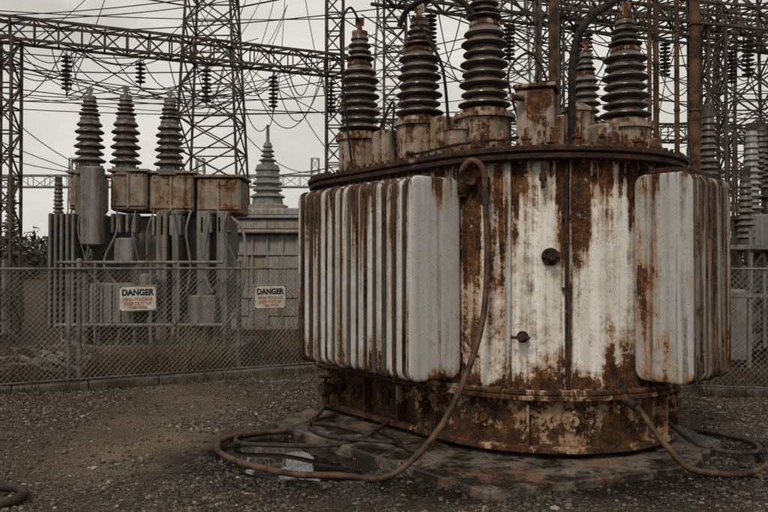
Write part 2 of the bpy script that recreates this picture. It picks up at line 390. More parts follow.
def shed_profile(z0, z1, n, core, r0, r1):
    P = []; h = (z1-z0)/n
    for i in range(n):
        r = r0+(r1-r0)*i/max(n-1,1); z = z0+i*h
        if i % 2: r *= 0.90
        P += [(core, z), (r*0.93, z+h*0.12), (r, z+h*0.22), (r*0.985, z+h*0.34), (core+(r-core)*0.45, z+h*0.60), (core, z+h*0.86)]
    P.append((core, z1)); return P
def bushing(mbP, mbM, x, y, z0, H, r, n1=7, n2=4, turret_r=0.25, lidz=2.72, sides=36):
    c = Vector((x,y,0))
    if turret_r:
        mbM.lathe(c, [(turret_r*1.12,lidz-0.05),(turret_r*1.12,lidz+0.05),(turret_r,lidz+0.055),(turret_r,z0-0.13),(turret_r*1.15,z0-0.125),(turret_r*1.15,z0-0.085),(turret_r*0.9,z0-0.08),(turret_r*0.85,z0-0.03),(r*0.6,z0)], 28)
        for k in range(12):
            a = 2*math.pi*k/12
            mbM.cyl(c+Vector((turret_r*1.04*math.cos(a),turret_r*1.04*math.sin(a),z0-0.09)), c+Vector((turret_r*1.04*math.cos(a),turret_r*1.04*math.sin(a),z0-0.05)), 0.018, 6)
    z1 = z0+H*0.60; z2 = z0+H*0.66; z3 = z0+H*0.90
    mbP.lathe(c, shed_profile(z0, z1, n1, r*0.55, r, r*0.86), sides)
    mbM.lathe(c, [(r*0.52,z1-0.01),(r*0.58,z1+0.005),(r*0.58,z1+0.03),(r*0.40,z2)], 24)
    mbP.lathe(c, shed_profile(z2, z3, n2, r*0.34, r*0.66, r*0.46), sides)
    mbM.lathe(c, [(r*0.30,z3-0.01),(r*0.36,z3),(r*0.36,z3+H*0.03),(r*0.12,z3+H*0.045),(r*0.10,z0+H),(r*0.06,z0+H+0.01)], 20)
    mbM.box(c+Vector((0,0,z0+H+0.03)), (r*0.4,0.02,0.09))
P = MB(); M = MB()
bushing(P, M, -0.29, 8.90, 3.30, 1.28, 0.26, 8, 4)
bushing(P, M, 0.38, 7.98, 3.30, 1.12, 0.26, 7, 4, 0.24)
bushing(P, M, 1.01, 7.50, 3.28, 1.36, 0.265, 8, 5, 0.27)
bushing(P, M, 2.43, 7.50, 3.18, 1.10, 0.255, 7, 4, 0.24)
bushing(P, M, 2.25, 8.30, 3.30, 0.85, 0.17, 6, 3, 0.14)
P.obj('bushing_porcelain', M_porc, TR); M.obj('bushing_turrets', M_turret, TR)
mb = MB()
mb.cbox((1.43,6.98,3.02), (0.34,0.34,0.60), (0.95,-0.3,0), 0.02)
mb.cbox((1.43,6.98,3.345), (0.39,0.39,0.04), (0.95,-0.3,0), 0.01)
mb.lathe((1.86,7.15,0), [(0.13,2.7),(0.13,3.16),(0.15,3.165),(0.15,3.2),(0.13,3.21),(0.05,3.25)], 24)
mb.lathe((0.72,7.35,0), [(0.11,2.7),(0.11,3.02),(0.13,3.025),(0.13,3.06),(0.04,3.08)], 20)
mb.cbox((0.05,8.35,2.95), (0.3,0.26,0.5), (0.6,-0.8,0), 0.02)
mb.cbox((2.05,6.98,2.86), (0.22,0.22,0.30), (0.9,0.3,0), 0.02)
mb.cbox((0.62,7.72,2.98), (0.2,0.24,0.5), (0.6,-0.8,0), 0.02)
mb.cbox((1.95,7.9,3.05), (0.5,0.3,0.45), (0.6,-0.8,0), 0.02)
mb.cyl((1.27,6.80,3.22),(1.15,6.72,3.22),0.03,10)
for i in range(14):
    a = 0.25+i*0.19; d = obdir(a); rr = random.uniform(0.95,1.2); p = C1+d*rr
    if i % 3 == 0: mb.cbox(p+Vector((0,0,2.80)), (0.10,0.08,0.14), (-d.y,d.x,0), 0.01)
    else: mb.lathe(p, [(0.035,2.68),(0.035,2.78),(0.05,2.785),(0.05,2.81),(0.02,2.82),(0.02,2.86+0.05*random.random())], 10)
mb.obj('lid_equipment', M_turret, TR)
mb = MB()
mb.tube(spline([(1.74,6.9,2.7),(1.74,6.9,3.32),(1.75,6.9,3.59),(1.81,6.92,3.84),(1.96,6.96,4.04),(2.2,7.05,4.22),(2.5,7.3,4.5),(2.9,7.9,5.1),(3.3,8.9,6.2)]), 0.036, 12)
mb.tube(spline([(0.66,7.6,3.1),(0.60,7.6,3.7),(0.45,7.7,4.05),(0.30,7.75,4.3)]), 0.016, 8)
mb.tube(spline([(0.16,7.86,4.22),(0.25,7.8,4.38),(0.48,7.65,4.46),(0.72,7.5,4.40),(0.88,7.42,4.22),(0.96,7.42,4.05)]), 0.030, 10)
mb.tube(spline([(-0.29,8.9,4.6),(-0.4,8.8,4.75),(-0.5,8.7,4.5),(-0.48,8.6,3.9),(-0.42,8.55,3.3),(-0.35,8.5,2.7)]), 0.014, 6)
mb.tube(spline([(0.38,7.98,4.45),(0.7,8.0,4.75),(1.0,7.7,5.1),(1.4,7.5,5.4)]), 0.014, 6)
mb.tube(spline([(1.3,7.2,3.1),(1.2,7.2,3.55),(1.42,7.2,3.75),(1.6,7.2,3.4),(1.62,7.2,2.9)]), 0.012, 6)
mb.tube(spline([(2.43,7.5,4.3),(2.7,7.6,4.6),(3.2,8.2,4.9),(3.9,9.5,5.4)]), 0.014, 6)
mb.tube(spline([(-0.1,8.4,3.1),(0.1,8.2,3.5),(0.1,8.1,3.0),(0.3,7.7,2.85),(0.7,7.1,2.85),(1.2,6.65,2.84)]), 0.014, 6)
mb.obj('lid_conduits', M_conduit, TR)

DV = C2 + NL*1.18 - U*0.05
mb = MB()
p = DV + Vector((0,0,0.38))
mb.cyl(p, p+NL*0.30, 0.045, 16); mb.cyl(p+NL*0.10, p+NL*0.13, 0.085, 18); mb.cyl(p+NL*0.20, p+NL*0.32, 0.07, 16, 0.012)
mb.cyl(p+NL*0.26, p+NL*0.26+Vector((0,0,0.13)), 0.02, 10)
mb.cyl(p+NL*0.26+Vector((0,0,0.12)), p+NL*0.26+Vector((0,0,0.14)), 0.075, 16)
mb.cyl(p+NL*0.26, p+NL*0.26-Vector((0,0,0.16)), 0.04, 14)
mb.obj('drain_valve', M_rust, TR)
q = p+NL*0.26
hz = 0.038
mb = MB()
path = [(0.737,6.42,2.41),(0.665,6.36,2.50),(0.742,6.30,2.585),(0.84,6.28,2.50),(0.856,6.30,2.25),(0.872,6.30,1.742),(0.82,6.22,1.24),(0.66,6.05,0.80),(0.44,5.88,0.42),(0.16,5.84,0.13),
        (-0.05,5.84,hz),(-0.35,5.92,hz),(-0.72,5.96,hz),(-1.20,6.30,hz),(-1.50,6.75,hz),(-1.50,7.2,hz),(-1.2,7.45,hz),(-0.95,7.50,hz+0.02),(q.x-0.1,q.y-0.1,0.10),(q.x,q.y,0.24)]
mb.tube(spline(path, 10), 0.026, 12)
mb.cyl((0.72,6.50,2.38),(0.74,6.40,2.43),0.045,14)
mb.cyl((0.855,6.30,2.31),(0.858,6.30,2.21),0.036,14)
mb.obj('rubber_hose', M_hose)
hp = PADZ+0.022
mb = MB()
path = [(0.05,7.1,0.22),(-0.2,6.9,hp),(-0.45,6.75,0.08),(-0.9,6.9,hz),(-1.35,7.0,hz),(-1.38,7.35,hz),(-1.0,7.65,hz),(-0.6,7.5,hp),(-0.25,7.2,hp),(0.1,6.7,hp),(0.3,6.35,hp)]
mb.tube(spline(path, 10), 0.021, 10)
mb.obj('rubber_hose', M_hosed)
mb = MB()
path = [(-0.5,8.0,hp),(-0.75,7.5,hp),(-0.55,7.0,hp),(-0.05,6.6,hp+0.04),(0.15,6.75,hp),(-0.1,7.3,hp)]
mb.tube(spline(path, 10), 0.016, 10)
mb.obj('rubber_hose', M_hosed)
mb = MB()
path = [(2.02,6.2,0.58),(2.09,6.06,0.50),(2.16,5.92,0.36),(2.34,5.84,0.14),(2.58,5.95,0.05),(2.88,5.97,hz),(3.2,6.25,hz),(3.5,6.7,hz),(3.9,7.0,hz)]
mb.tube(spline(path, 10), 0.025, 12); mb.cyl((1.99,6.28,0.60),(2.06,6.10,0.54),0.042,14)
mb.obj('rubber_hose', M_hose)
mb = MB()
path = [(2.5,6.9,0.35),(2.75,6.7,0.13),(3.05,6.6,0.05),(3.35,6.7,hz),(3.45,7.1,hz),(3.15,7.5,hz),(2.7,7.7,0.1)]
mb.tube(spline(path, 10), 0.020, 10)
mb.obj('rubber_hose', M_hosed)
mb = MB()
mb.tube(spline([(-2.95,5.0,0.03),(-2.60,5.25,0.05),(-2.66,5.5,0.05),(-2.95,5.62,0.05),(-3.3,5.5,0.05)],10), 0.035, 12)
mb.obj('rubber_hose', M_hosed)

mb = MB()
def slab(mb, corners, z0, z1, ch=0.015, rg=1.0):
    cs = [Vector((x,y,0)) for x,y in corners]; cen = sum(cs, Vector())/len(cs)
    nz = [random.random() for _ in range(1000)]
    def ring(z, ins):
        out = []
        n = len(cs)
        for i in range(n):
            a, b = cs[i], cs[(i+1)%n]; L = (b-a).length; k = max(int(L/0.07),1)
            for j in range(k):
                p = a.lerp(b, j/k); d = (cen-p).normalized()
                chip = nz[len(out)]**6*0.05*rg
                out.append(p + d*(ins+chip*(1 if z > z0 else 0.3)) + Vector((0,0,z-(chip*0.3 if ins else 0))))
        return out
    mb.loft([ring(z0,0), ring(z1-ch,0), ring(z1,ch)])
PADC = [(0.75,5.32),(2.5,6.05),(3.1,6.9),(2.6,9.8),(0.2,11.0),(-1.15,7.70)]
slab(mb, PADC, -0.05, PADZ)
mb.obj('concrete_pad', M_conc)
mb = MB()
for k in (-0.7, 0.7):
    a = C1 - U*0.9 - NL*k + Vector((0,0,0.11)); b = C2 + U*0.9 - NL*k + Vector((0,0,0.11))
    mb.beam(a, b, 0.16, 0.045)
mb.obj('skid_beams', M_rust, TR)

# ------------------------------------------------------------------ GROUND
def vnoise(x, y, s, seed):
    rng = np.random.RandomState(seed); g = rng.rand(256,256)
    x = np.asarray(x)*s; y = np.asarray(y)*s
    xi = np.floor(x).astype(int); yi = np.floor(y).astype(int); fx = x-xi; fy = y-yi
    fx = fx*fx*(3-2*fx); fy = fy*fy*(3-2*fy)
    G = lambda a,b: g[a%256, b%256]
    return (G(xi,yi)*(1-fx)+G(xi+1,yi)*fx)*(1-fy)+(G(xi,yi+1)*(1-fx)+G(xi+1,yi+1)*fx)*fy
PUD = [(-0.85,6.88,0.66,0.46),(-0.35,6.30,0.50,0.28),(3.3,6.6,0.35,0.22),(-1.15,7.22,0.35,0.18),(-0.65,6.50,0.55,0.34),(-0.9,6.12,0.35,0.14)]
def pudmask(x, y):
    m = np.zeros_like(x)
    wx = x+0.36*(vnoise(x,y,2.5,61)-0.5)+0.14*(vnoise(x,y,7,63)-0.5); wy = y+0.30*(vnoise(x,y,2.5,62)-0.5)+0.08*(vnoise(x,y,7,64)-0.5)
    for cx, cy, rx, ry in PUD:
        q = ((wx-cx)/rx)**2+((wy-cy)/ry)**2
        m = np.maximum(m, np.exp(-q*1.0))
    return m
def wetmask(x, y):
    q = ((x+0.65)/1.45)**2+((y-6.5)/1.2)**2
    m = np.exp(-q)*1.4
    q = ((x-1.2)/2.5)**2+((y-5.85)/0.85)**2; m = np.maximum(m, np.exp(-q)*1.1)
    q = ((x-3.4)/1.2)**2+((y-6.8)/1.0)**2; m = np.maximum(m, np.exp(-q)*1.05)
    n = vnoise(x,y,1.3,3)*0.45+vnoise(x,y,4,4)*0.3+vnoise(x,y,11,5)*0.25
    return np.clip((m-0.75+n*0.75)*2.0, 0, 1)
def beyond(x, y): return (-(x+5.0)*0.483 + (y-9.8)*0.876)
def trackm(x, y):
    c = -1.9-(y-6)*0.25+0.25*np.sin(y*0.9)
    return np.exp(-((x-c)/0.75)**2)
def hgt(x, y):
    h = 0.036*vnoise(x,y,0.8,11)+0.018*vnoise(x,y,3,12)+0.009*vnoise(x,y,9,13)-0.018
    return h - trackm(x,y)*0.012 - 0.065*pudmask(x,y)
def axis(lo, hi, step, far):
    a = list(np.arange(lo, hi, step)); s = step; x = hi
    while x < far: a.append(x); s *= 1.25; x += s
    a.append(far); s = step; x = lo-step; pre = []
    while x > -far: pre.append(x); s *= 1.25; x -= s
    pre.append(-far); return np.array(pre[::-1]+a)
xs = axis(-6.5, 6, 0.035, 500); ys = axis(4.2, 12, 0.035, 500)
X, Y = np.meshgrid(xs, ys); Z = hgt(X, Y)
nx, ny = len(xs), len(ys)
co = np.stack([X.ravel(), Y.ravel(), Z.ravel()], 1)
idx = np.arange(nx*ny).reshape(ny, nx)
F = np.stack([idx[:-1,:-1], idx[:-1,1:], idx[1:,1:], idx[1:,:-1]], -1).reshape(-1,4)
def fast_mesh(name, co, F, mat, attrs={}, smooth=True):
    me = bpy.data.meshes.new(name); k = F.shape[1]
    me.vertices.add(len(co)); me.vertices.foreach_set('co', co.astype(np.float32).ravel())
    me.loops.add(F.size); me.loops.foreach_set('vertex_index', F.astype(np.int32).ravel())
    me.polygons.add(len(F)); me.polygons.foreach_set('loop_start', np.arange(0, F.size, k, dtype=np.int32))
    me.polygons.foreach_set('use_smooth', np.full(len(F), smooth))
    me.update(calc_edges=True); me.validate()
    for n, v in attrs.items():
        at = me.attributes.new(n, 'FLOAT', 'POINT'); at.data.foreach_set('value', v.astype(np.float32).ravel())
    me.materials.append(mat)
    ob = bpy.data.objects.new(name, me); scene.collection.objects.link(ob); return ob

def attr(t, n):
    a = t.n('ShaderNodeAttribute'); a.attribute_name = n; return a.outputs['Fac']
m, t, b = new_mat('gravel_ground_soil', 0.15)
co_ = t.n('ShaderNodeTexCoord').outputs['Object']
v = t.n('ShaderNodeTexVoronoi'); v.inputs['Scale'].default_value = 55; t.put(v.inputs['Vector'], co_)
vs = t.n('ShaderNodeSeparateColor'); t.l.new(v.outputs['Color'], vs.inputs[0])
big = t.noise(co_, 0.9, 6, 0.7)
fine = t.noise(co_, 60, 4, 0.7)
col = t.ramp(vs.outputs[0], [(0.0,(0.024,0.019,0.014)),(0.5,(0.074,0.057,0.042)),(0.82,(0.14,0.112,0.084)),(1.0,(0.25,0.215,0.175))])
col = t.mix(t.maprange(big, 0.45, 0.55, 0, 0.8), col, (0.058,0.039,0.024))
tk = t.math('MULTIPLY', attr(t,'track'), t.maprange(fine, 0.35, 0.62, 0.95, 0.35))
col = t.mix(tk, col, t.mix(t.maprange(big,0.4,0.6), (0.165,0.122,0.083), (0.27,0.208,0.148)))
col = t.mix(t.maprange(fine, 0.42, 0.65, 0, 0.6), col, (0.030,0.022,0.015))
col = t.mix(t.math('MULTIPLY', attr(t,'yard'), 0.75), col, t.mix(t.maprange(fine,0.4,0.6), (0.022,0.017,0.012), (0.075,0.052,0.033)))
w = attr(t, 'wet')
col = t.mix(t.math('MULTIPLY', w, 0.92), col, (0.006,0.0046,0.0036))
t.l.new(col, b.inputs['Base Color'])
t.put(b.inputs['Roughness'], t.maprange(t.math('MULTIPLY', w, t.maprange(big, 0.4, 0.55, 0.7, 1.1)), 0.2, 0.95, 0.95, 0.22))
hh = t.math('SUBTRACT', t.math('MULTIPLY', fine, 0.5), v.outputs['Distance'])
bump(t, b, hh, 0.9, 0.02)
M_ground = m
yard = np.maximum(np.clip(beyond(X,Y)*3,0,1), np.clip((Y-(9.7-(X-4.1)*0.266))*3,0,1)*(X>3.9))
fast_mesh('ground', co, F, M_ground, {'wet': wetmask(X, Y), 'yard': yard, 'track': np.clip(trackm(X,Y)*np.clip((Y-5.3)/1.5,0,1)*(0.35+1.3*vnoise(X,Y,1.6,71)),0,1)})

m, t, b = new_mat('gravel_stone', 0.25)
tone = attr(t, 'tone'); w = attr(t, 'wet')
col = t.ramp(tone, [(0.0,(0.017,0.013,0.010)),(0.30,(0.053,0.042,0.032)),(0.55,(0.105,0.080,0.057)),(0.75,(0.16,0.136,0.108)),(1.0,(0.34,0.30,0.25))])
col = t.mix(t.math('MULTIPLY', w, 0.78), col, (0.008,0.006,0.005))
t.l.new(col, b.inputs['Base Color'])
t.put(b.inputs['Roughness'], t.maprange(w, 0.2, 0.9, 0.85, 0.24))
M_stone = m
FD = Vector((0.876,0.483))
N = 100000
x = np.random.uniform(-5.6, 5.4, N*2); y = 4.3+7.6*np.random.rand(N*2)**1.25
dn = vnoise(x,y,1.1,21)*0.5+vnoise(x,y,3.3,22)*0.5
keep = (np.random.rand(N*2) < np.clip(0.06+(dn-0.32)*2.8-trackm(x,y)*0.5, 0.06, 1)) & (np.abs(x) < y*0.56+0.3) & (pudmask(x,y) < 0.42)
def inpoly(x, y, poly):
    ins = np.ones_like(x, bool); n = len(poly)
    for i in range(n):
        ax_, ay_ = poly[i]; bx_, by_ = poly[(i+1)%n]
        ins &= ((bx_-ax_)*(y-ay_)-(by_-ay_)*(x-ax_)) > 0
    return ins
pad = inpoly(x, y, PADC)
core = inpoly(x, y, [(0.76,5.50),(2.35,6.17),(2.9,6.95),(2.6,9.8),(0.2,11.0),(-0.95,7.65)])
keep &= (~pad) | (np.random.rand(N*2) < np.where(core, 0.025, 0.15))
x = x[keep][:N]; y = y[keep][:N]; N = len(x)
padk = pad[keep][:N]
s = 0.0055+0.016*np.random.rand(N)**2.3
s = np.where(np.random.rand(N) < 0.02, s*1.8, s)
s = np.where(padk, s*0.6, s)
ph = (1+5**0.5)/2
ico = np.array([(-1,ph,0),(1,ph,0),(-1,-ph,0),(1,-ph,0),(0,-1,ph),(0,1,ph),(0,-1,-ph),(0,1,-ph),(ph,0,-1),(ph,0,1),(-ph,0,-1),(-ph,0,1)])/1.9
icf = np.array([(0,11,5),(0,5,1),(0,1,7),(0,7,10),(0,10,11),(1,5,9),(5,11,4),(11,10,2),(10,7,6),(7,1,8),(3,9,4),(3,4,2),(3,2,6),(3,6,8),(3,8,9),(4,9,5),(2,4,11),(6,2,10),(8,6,7),(9,8,1)])
V = ico[None]*(0.75+0.5*np.random.rand(N,12,1))*s[:,None,None]*np.stack([np.random.uniform(.8,1.5,N),np.random.uniform(.7,1.1,N),np.random.uniform(.45,.85,N)],1)[:,None,:]
a = np.random.rand(N)*6.28; ca, sa = np.cos(a)[:,None], np.sin(a)[:,None]
V = np.stack([V[...,0]*ca-V[...,1]*sa, V[...,0]*sa+V[...,1]*ca, V[...,2]], -1)
zb = np.where(padk, PADZ+0.003, hgt(x,y)+s*0.2)
V += np.stack([x,y,zb],1)[:,None,:]
FF = (icf[None]+(np.arange(N)*12)[:,None,None]).reshape(-1,3)
tone = np.repeat(np.clip(np.random.beta(1.7,2.6,N)+trackm(x,y)*0.08,0,1),12)
wet = np.repeat(wetmask(x,y)*(0.6+0.4*np.random.rand(N)),12)
fast_mesh('gravel', V.reshape(-1,3), FF, M_stone, {'tone':tone,'wet':wet}, False)

m, t, b = new_mat('puddle_water', 1.0)
b.inputs['Base Color'].default_value = (0.012,0.010,0.008,1); b.inputs['Roughness'].default_value = 0.03
b.inputs['IOR'].default_value = 1.36
co_ = t.n('ShaderNodeTexCoord').outputs['Object']
bump(t, b, t.noise(co_, 9, 2, 0.5), 0.03, 0.01)
mb = MB()
mb.add([(-2.0,5.6,-0.013),(0.5,5.6,-0.013),(0.5,7.8,-0.013),(-2.0,7.8,-0.013)], [(0,1,2,3)])
mb.add([(2.8,5.9,-0.018),(4.0,5.9,-0.018),(4.0,7.3,-0.018),(2.8,7.3,-0.018)], [(0,1,2,3)])
mb.obj('puddle_water', m, None, 0)

# ------------------------------------------------------------------ FENCES
def chain_fence(p0, p1, posts, ztop=1.64, zbot=0.12, pitch=0.075, wr=0.0032, double=()):
    p0 = Vector((*p0,0)); p1 = Vector((*p1,0)); d = (p1-p0); L = d.length; d.normalize()
    nrm = Vector((d.y,-d.x,0))
    par = empty('chain_link_fence', tuple(p0))
    mb = MB(); H = ztop-zbot
    k = -int(H/pitch)-1
    while k*pitch < L:
        for sgn in (1,-1):
            s0 = k*pitch; a0, a1 = s0, s0+H
            t0 = max(0, -a0/H) if a0 < 0 else 0; t1 = min(1, (L-a0)/H)
            if t1 <= t0: continue
            za, zb = (zbot+H*t0, zbot+H*t1) if sgn > 0 else (ztop-H*t0, ztop-H*t1)
            off = nrm*0.003*sgn
            q0 = p0+d*(a0+H*t0)+off; q1 = p0+d*(a0+H*t1)+off
            pts = []
            for i in range(6):
                f = i/5; pp = q0.lerp(q1, f); ss = (pp-p0).dot(d); zz = za+(zb-za)*f
                env = math.sin(math.pi*(zz-zbot)/H)
                bul = 0.03*math.sin(ss*1.9+0.7)*env+0.008*math.sin(ss*7+zz*3)
                pts.append(pp+nrm*bul+Vector((0,0,zz+0.018*env*math.sin(ss*2.3+zz*2))))
            mb.tube(pts, wr, 3, False)
        k += 1
    mb.obj('chain_link_mesh', M_chain, par, 0)
    mb = MB()
    mb.cyl(p0+Vector((0,0,ztop+0.01)), p1+Vector((0,0,ztop+0.01)), 0.019, 10)
    mb.cyl(p0+Vector((0,0,zbot+0.02)), p1+Vector((0,0,zbot+0.02)), 0.010, 8)
    for s_ in posts:
        p = p0+d*s_+nrm*-0.045
        mb.cyl(p, p+Vector((0,0,ztop+0.10)), 0.036, 14)
        mb.lathe(p+Vector((0,0,ztop+0.10)), [(0.042,0),(0.042,0.03),(0.02,0.055)], 14)
        for zz in (0.4,0.9,1.4): mb.cyl(p+Vector((0,0,zz)), p+Vector((0,0,zz+0.025)), 0.041, 14)
        if s_ in double:
            p = p+d*-0.13; mb.cyl(p, p+Vector((0,0,ztop+0.04)), 0.028, 12)
            mb.cyl(p+Vector((0,0,0.1)), p+d*-1.3+Vector((0,0,ztop-0.25)), 0.012, 8)
    mb.obj('fence_posts', M_post, par)
    return par
fl0 = Vector((-5.0,9.8)) - FD*4.6; fl1 = Vector((-5.0,9.8)) + FD*10.5
ps = [4.6+0.94-2.27*2, 4.6+0.94-2.27, 4.6+0.94, 4.6+0.94+2.27, 4.6+0.94+4.54, 4.6+0.94+6.81, 4.6+0.94+9.08]
chain_fence(fl0, fl1, ps, double=(ps[2],))
chain_fence((4.1,9.7), (10.5,8.0), [0.05,2.3,4.6])
mb = MB()
segs = 16
for i in range(segs):
    p = fl0.lerp(fl1, i/segs); q2 = fl0.lerp(fl1, (i+1)/segs-0.0008)
    c = (p+q2)/2; mb.cbox((c.x, c.y, 0.045+random.uniform(-0.01,0.008)), ((q2-p).length, 0.17, 0.13), (FD.x+random.uniform(-.004,.004),FD.y,0), 0.015)
mb.obj('kerb', M_kerb)
mb = MB()
mb.cbox((7.3,8.85,0.05), (6.6,0.17,0.16), (6.4,-1.7,0), 0.015)
mb.obj('kerb', M_kerb)

def sign(pos, z):
    par = empty('danger_sign', (pos[0],pos[1],z))
    X_ = Vector((FD.x,FD.y,0)); N_ = Vector((0.483,-0.876,0)); Zv = Vector((0,0,1))
    tilt = random.uniform(-0.02,0.02)
    base = Vector((pos[0],pos[1],z))+N_*0.045
    Xr = X_*math.cos(tilt)+Zv*math.sin(tilt); Zr = -X_*math.sin(tilt)+Zv*math.cos(tilt)
    mb = MB(); mb.box(base, (0.53,0.008,0.37), Xr, Zr); mb.obj('sign_plate', M_white, par, 0)
    mb = MB()
    for sx in (-1,1):
        mb.box(base+N_*0.0055+Xr*sx*0.256, (0.009,0.004,0.35), Xr, Zr)
    for sz in (-1,1):
        mb.box(base+N_*0.0055+Zr*sz*0.176, (0.502,0.004,0.009), Xr, Zr)
    for sx in (-0.235,0.235):
        for sz in (-0.16,0.16): mb.cyl(base+Xr*sx+Zr*sz+N_*0.004, base+Xr*sx+Zr*sz+N_*0.012, 0.009, 8)
    mb.obj('sign_border', M_rustpole, par, 0)
    for txt, sz, dz, mat, off in (('DANGER',0.118,0.080,M_black,0.005),('HIGH VOLTAGE',0.060,-0.015,M_orange,0.002),('KEEP OUT OF',0.060,-0.075,M_orange,0.002),('THIS AREA',0.055,-0.130,M_orange,0.002)):
        cu = bpy.data.curves.new('txt','FONT'); cu.body = txt; cu.size = sz; cu.align_x = 'CENTER'; cu.align_y = 'CENTER'
        cu.extrude = 0.001; cu.offset = off
        ob = bpy.data.objects.new('t', cu); scene.collection.objects.link(ob)
        dg = bpy.context.evaluated_depsgraph_get(); me = bpy.data.meshes.new_from_object(ob.evaluated_get(dg))
        bpy.data.objects.remove(ob)
        me.materials.clear(); me.materials.append(mat)
        wdt = max(v.co.x for v in me.vertices)-min(v.co.x for v in me.vertices)
        k = min(1.0, 0.44/wdt) if mat == M_black else min(1.0, 0.40/wdt)
        o2 = bpy.data.objects.new('sign_lettering', me); scene.collection.objects.link(o2)
        rot = Matrix((Xr, Zr, N_)).transposed().to_4x4()
        o2.matrix_world = Matrix.Translation(base+N_*0.006+Zr*dz) @ rot @ Matrix.Diagonal((k,1,1,1))
        o2.parent = par; o2.matrix_parent_inverse = Matrix.Translation(-Vector(par.location))
sign((-3.51,10.62), 1.23); sign((-1.78,11.575), 1.21)

# ------------------------------------------------------------------ BACKGROUND TRANSFORMER
BT = empty('electrical_transformer', (-4.4,14.4,0))
mb = MB()
mb.cbox((-4.35,14.5,0.12), (3.5,1.9,0.24), (1,0,0), 0.03); mb.obj('plinth', M_kerb, BT)
mb = MB()
mb.cbox((-4.9,14.9,1.45), (1.5,1.0,2.4), (1,0,0), 0.04)
mb.cbox((-3.45,14.9,1.75), (0.9,0.9,2.0), (1,0,0), 0.04)
for x_ in (-5.75,-5.55):
    mb.cbox((x_+0.05,14.1,2.75), (0.14,0.4,1.5), (1,0,0), 0.03)
mb.cbox((-5.35,13.7,2.78), (0.36,0.3,1.45), (1,0,0), 0.03)
for x_, w_ in ((-4.12,0.2),(-3.86,0.12),(-3.35,0.24),(-3.0,0.2)):
    mb.cbox((x_,14.0,1.5), (w_,0.4,2.4), (1,0,0), 0.02)
for i in range(5):
    mb.cbox((-6.1+i*0.105,13.9,1.6), (0.05,0.6,2.1), (1,0,0), 0.015)
mb.cbox((-4.95,13.8,1.0), (0.8,0.5,0.75), (1,0,0), 0.03)
for i in range(5): mb.cbox((-5.28+i*0.165,13.53,1.0), (0.04,0.05,0.70), (1,0,0), 0.01)
mb.cbox((-5.5,13.8,0.9), (0.2,0.4,1.3), (1,0,0), 0.03)
mb.cbox((-4.75,13.75,1.95), (0.35,0.3,0.5), (1,0,0), 0.03)
mb.cbox((-3.3,13.75,0.85), (0.45,0.35,0.6), (1,0,0), 0.03)
for (x0,x1,z0,z1) in ((-5.1,-4.55,2.3,2.66),(-4.35,-3.7,2.25,2.62),(-3.45,-2.8,2.3,2.6)):
    for i in range(4): mb.cbox((x0+(x1-x0)*(i+0.5)/4,13.95,(z0+z1)/2),(0.05,0.3,z1-z0),(1,0,0),0.01)
for i in range(10): mb.beam((-5.9+i*0.33,13.72,0.25),(-5.9+i*0.33+random.uniform(-.15,.15),13.72,random.uniform(0.7,1.2)),0.05)
mb.obj('lower_tank', M_bgtank, BT)
mb = MB()
for x0, x1, z0, z1, yy in ((-5.14,-4.46,2.72,3.45,14.0),(-4.42,-3.60,2.68,3.42,14.05),(-3.54,-2.72,2.66,3.35,14.1),(-6.0,-5.56,2.75,3.45,14.2)):
    mb.cbox(((x0+x1)/2,yy+0.45,(z0+z1)/2), (x1-x0,0.9,z1-z0), (1,0,0), 0.04)
    mb.cbox(((x0+x1)/2,yy+0.45,z1+0.03), (x1-x0+0.1,1.0,0.05), (1,0,0), 0.01)
    for i in range(5): mb.box((x0+(x1-x0)*(i+0.5)/5,yy-0.02,z1-0.05), (0.03,0.03,0.03))
    mb.box(((x0+x1)/2,yy-0.015,(z0+z1)/2), (0.04,0.05,z1-z0-0.1))
    mb.box(((x0+x1)/2,yy-0.015,z0+0.12), (x1-x0-0.05,0.04,0.05))
mb.obj('upper_tanks', M_bgrust, BT)
mb = MB()
for i in range(9):
    x_ = -5.6+i*0.34
    mb.tube(spline([(x_,13.75,2.7),(x_+random.uniform(-.1,.1),13.6,2.3),(x_+random.uniform(-.2,.2),13.65,1.7),(x_+random.uniform(-.3,.3),13.6,1.2)]), random.uniform(0.010,0.024), 8)
mb.tube(spline([(-2.85,13.95,2.6),(-2.6,13.8,2.3),(-2.55,13.7,1.6),(-2.7,13.7,0.9),(-3.0,13.7,0.5)]), 0.025, 8)
mb.cyl((-5.9,13.45,1.75),(-2.9,13.45,1.75),0.03,12)
mb.cyl((-5.9,13.45,0.62),(-2.9,13.45,0.62),0.035,12)
for x_ in (-5.2,-4.2,-3.7): mb.cyl((x_,13.45,0.3),(x_,13.45,1.75),0.03,12)
mb.lathe((-4.3,13.6,0), [(0.14,1.0),(0.17,1.05),(0.17,1.5),(0.1,1.55)], 18)
mb.obj('pipework', M_bgtank, BT)
P = MB(); M = MB()
for x_, z0, H, yy in ((-5.53,3.62,1.35,14.0),(-4.92,3.62,1.42,14.2),(-4.08,3.58,1.36,14.2)):
    bushing(P, M, x_, yy, z0, H, 0.30, 6, 4, 0.22, 3.45, 24)
bushing(P, M, -5.95, 14.9, 3.6, 0.7, 0.16, 4, 2, 0.1, 3.45, 16)
P.obj('bushing_porcelain', M_porc, BT); M.obj('bushing_turrets', M_bgtank, BT)

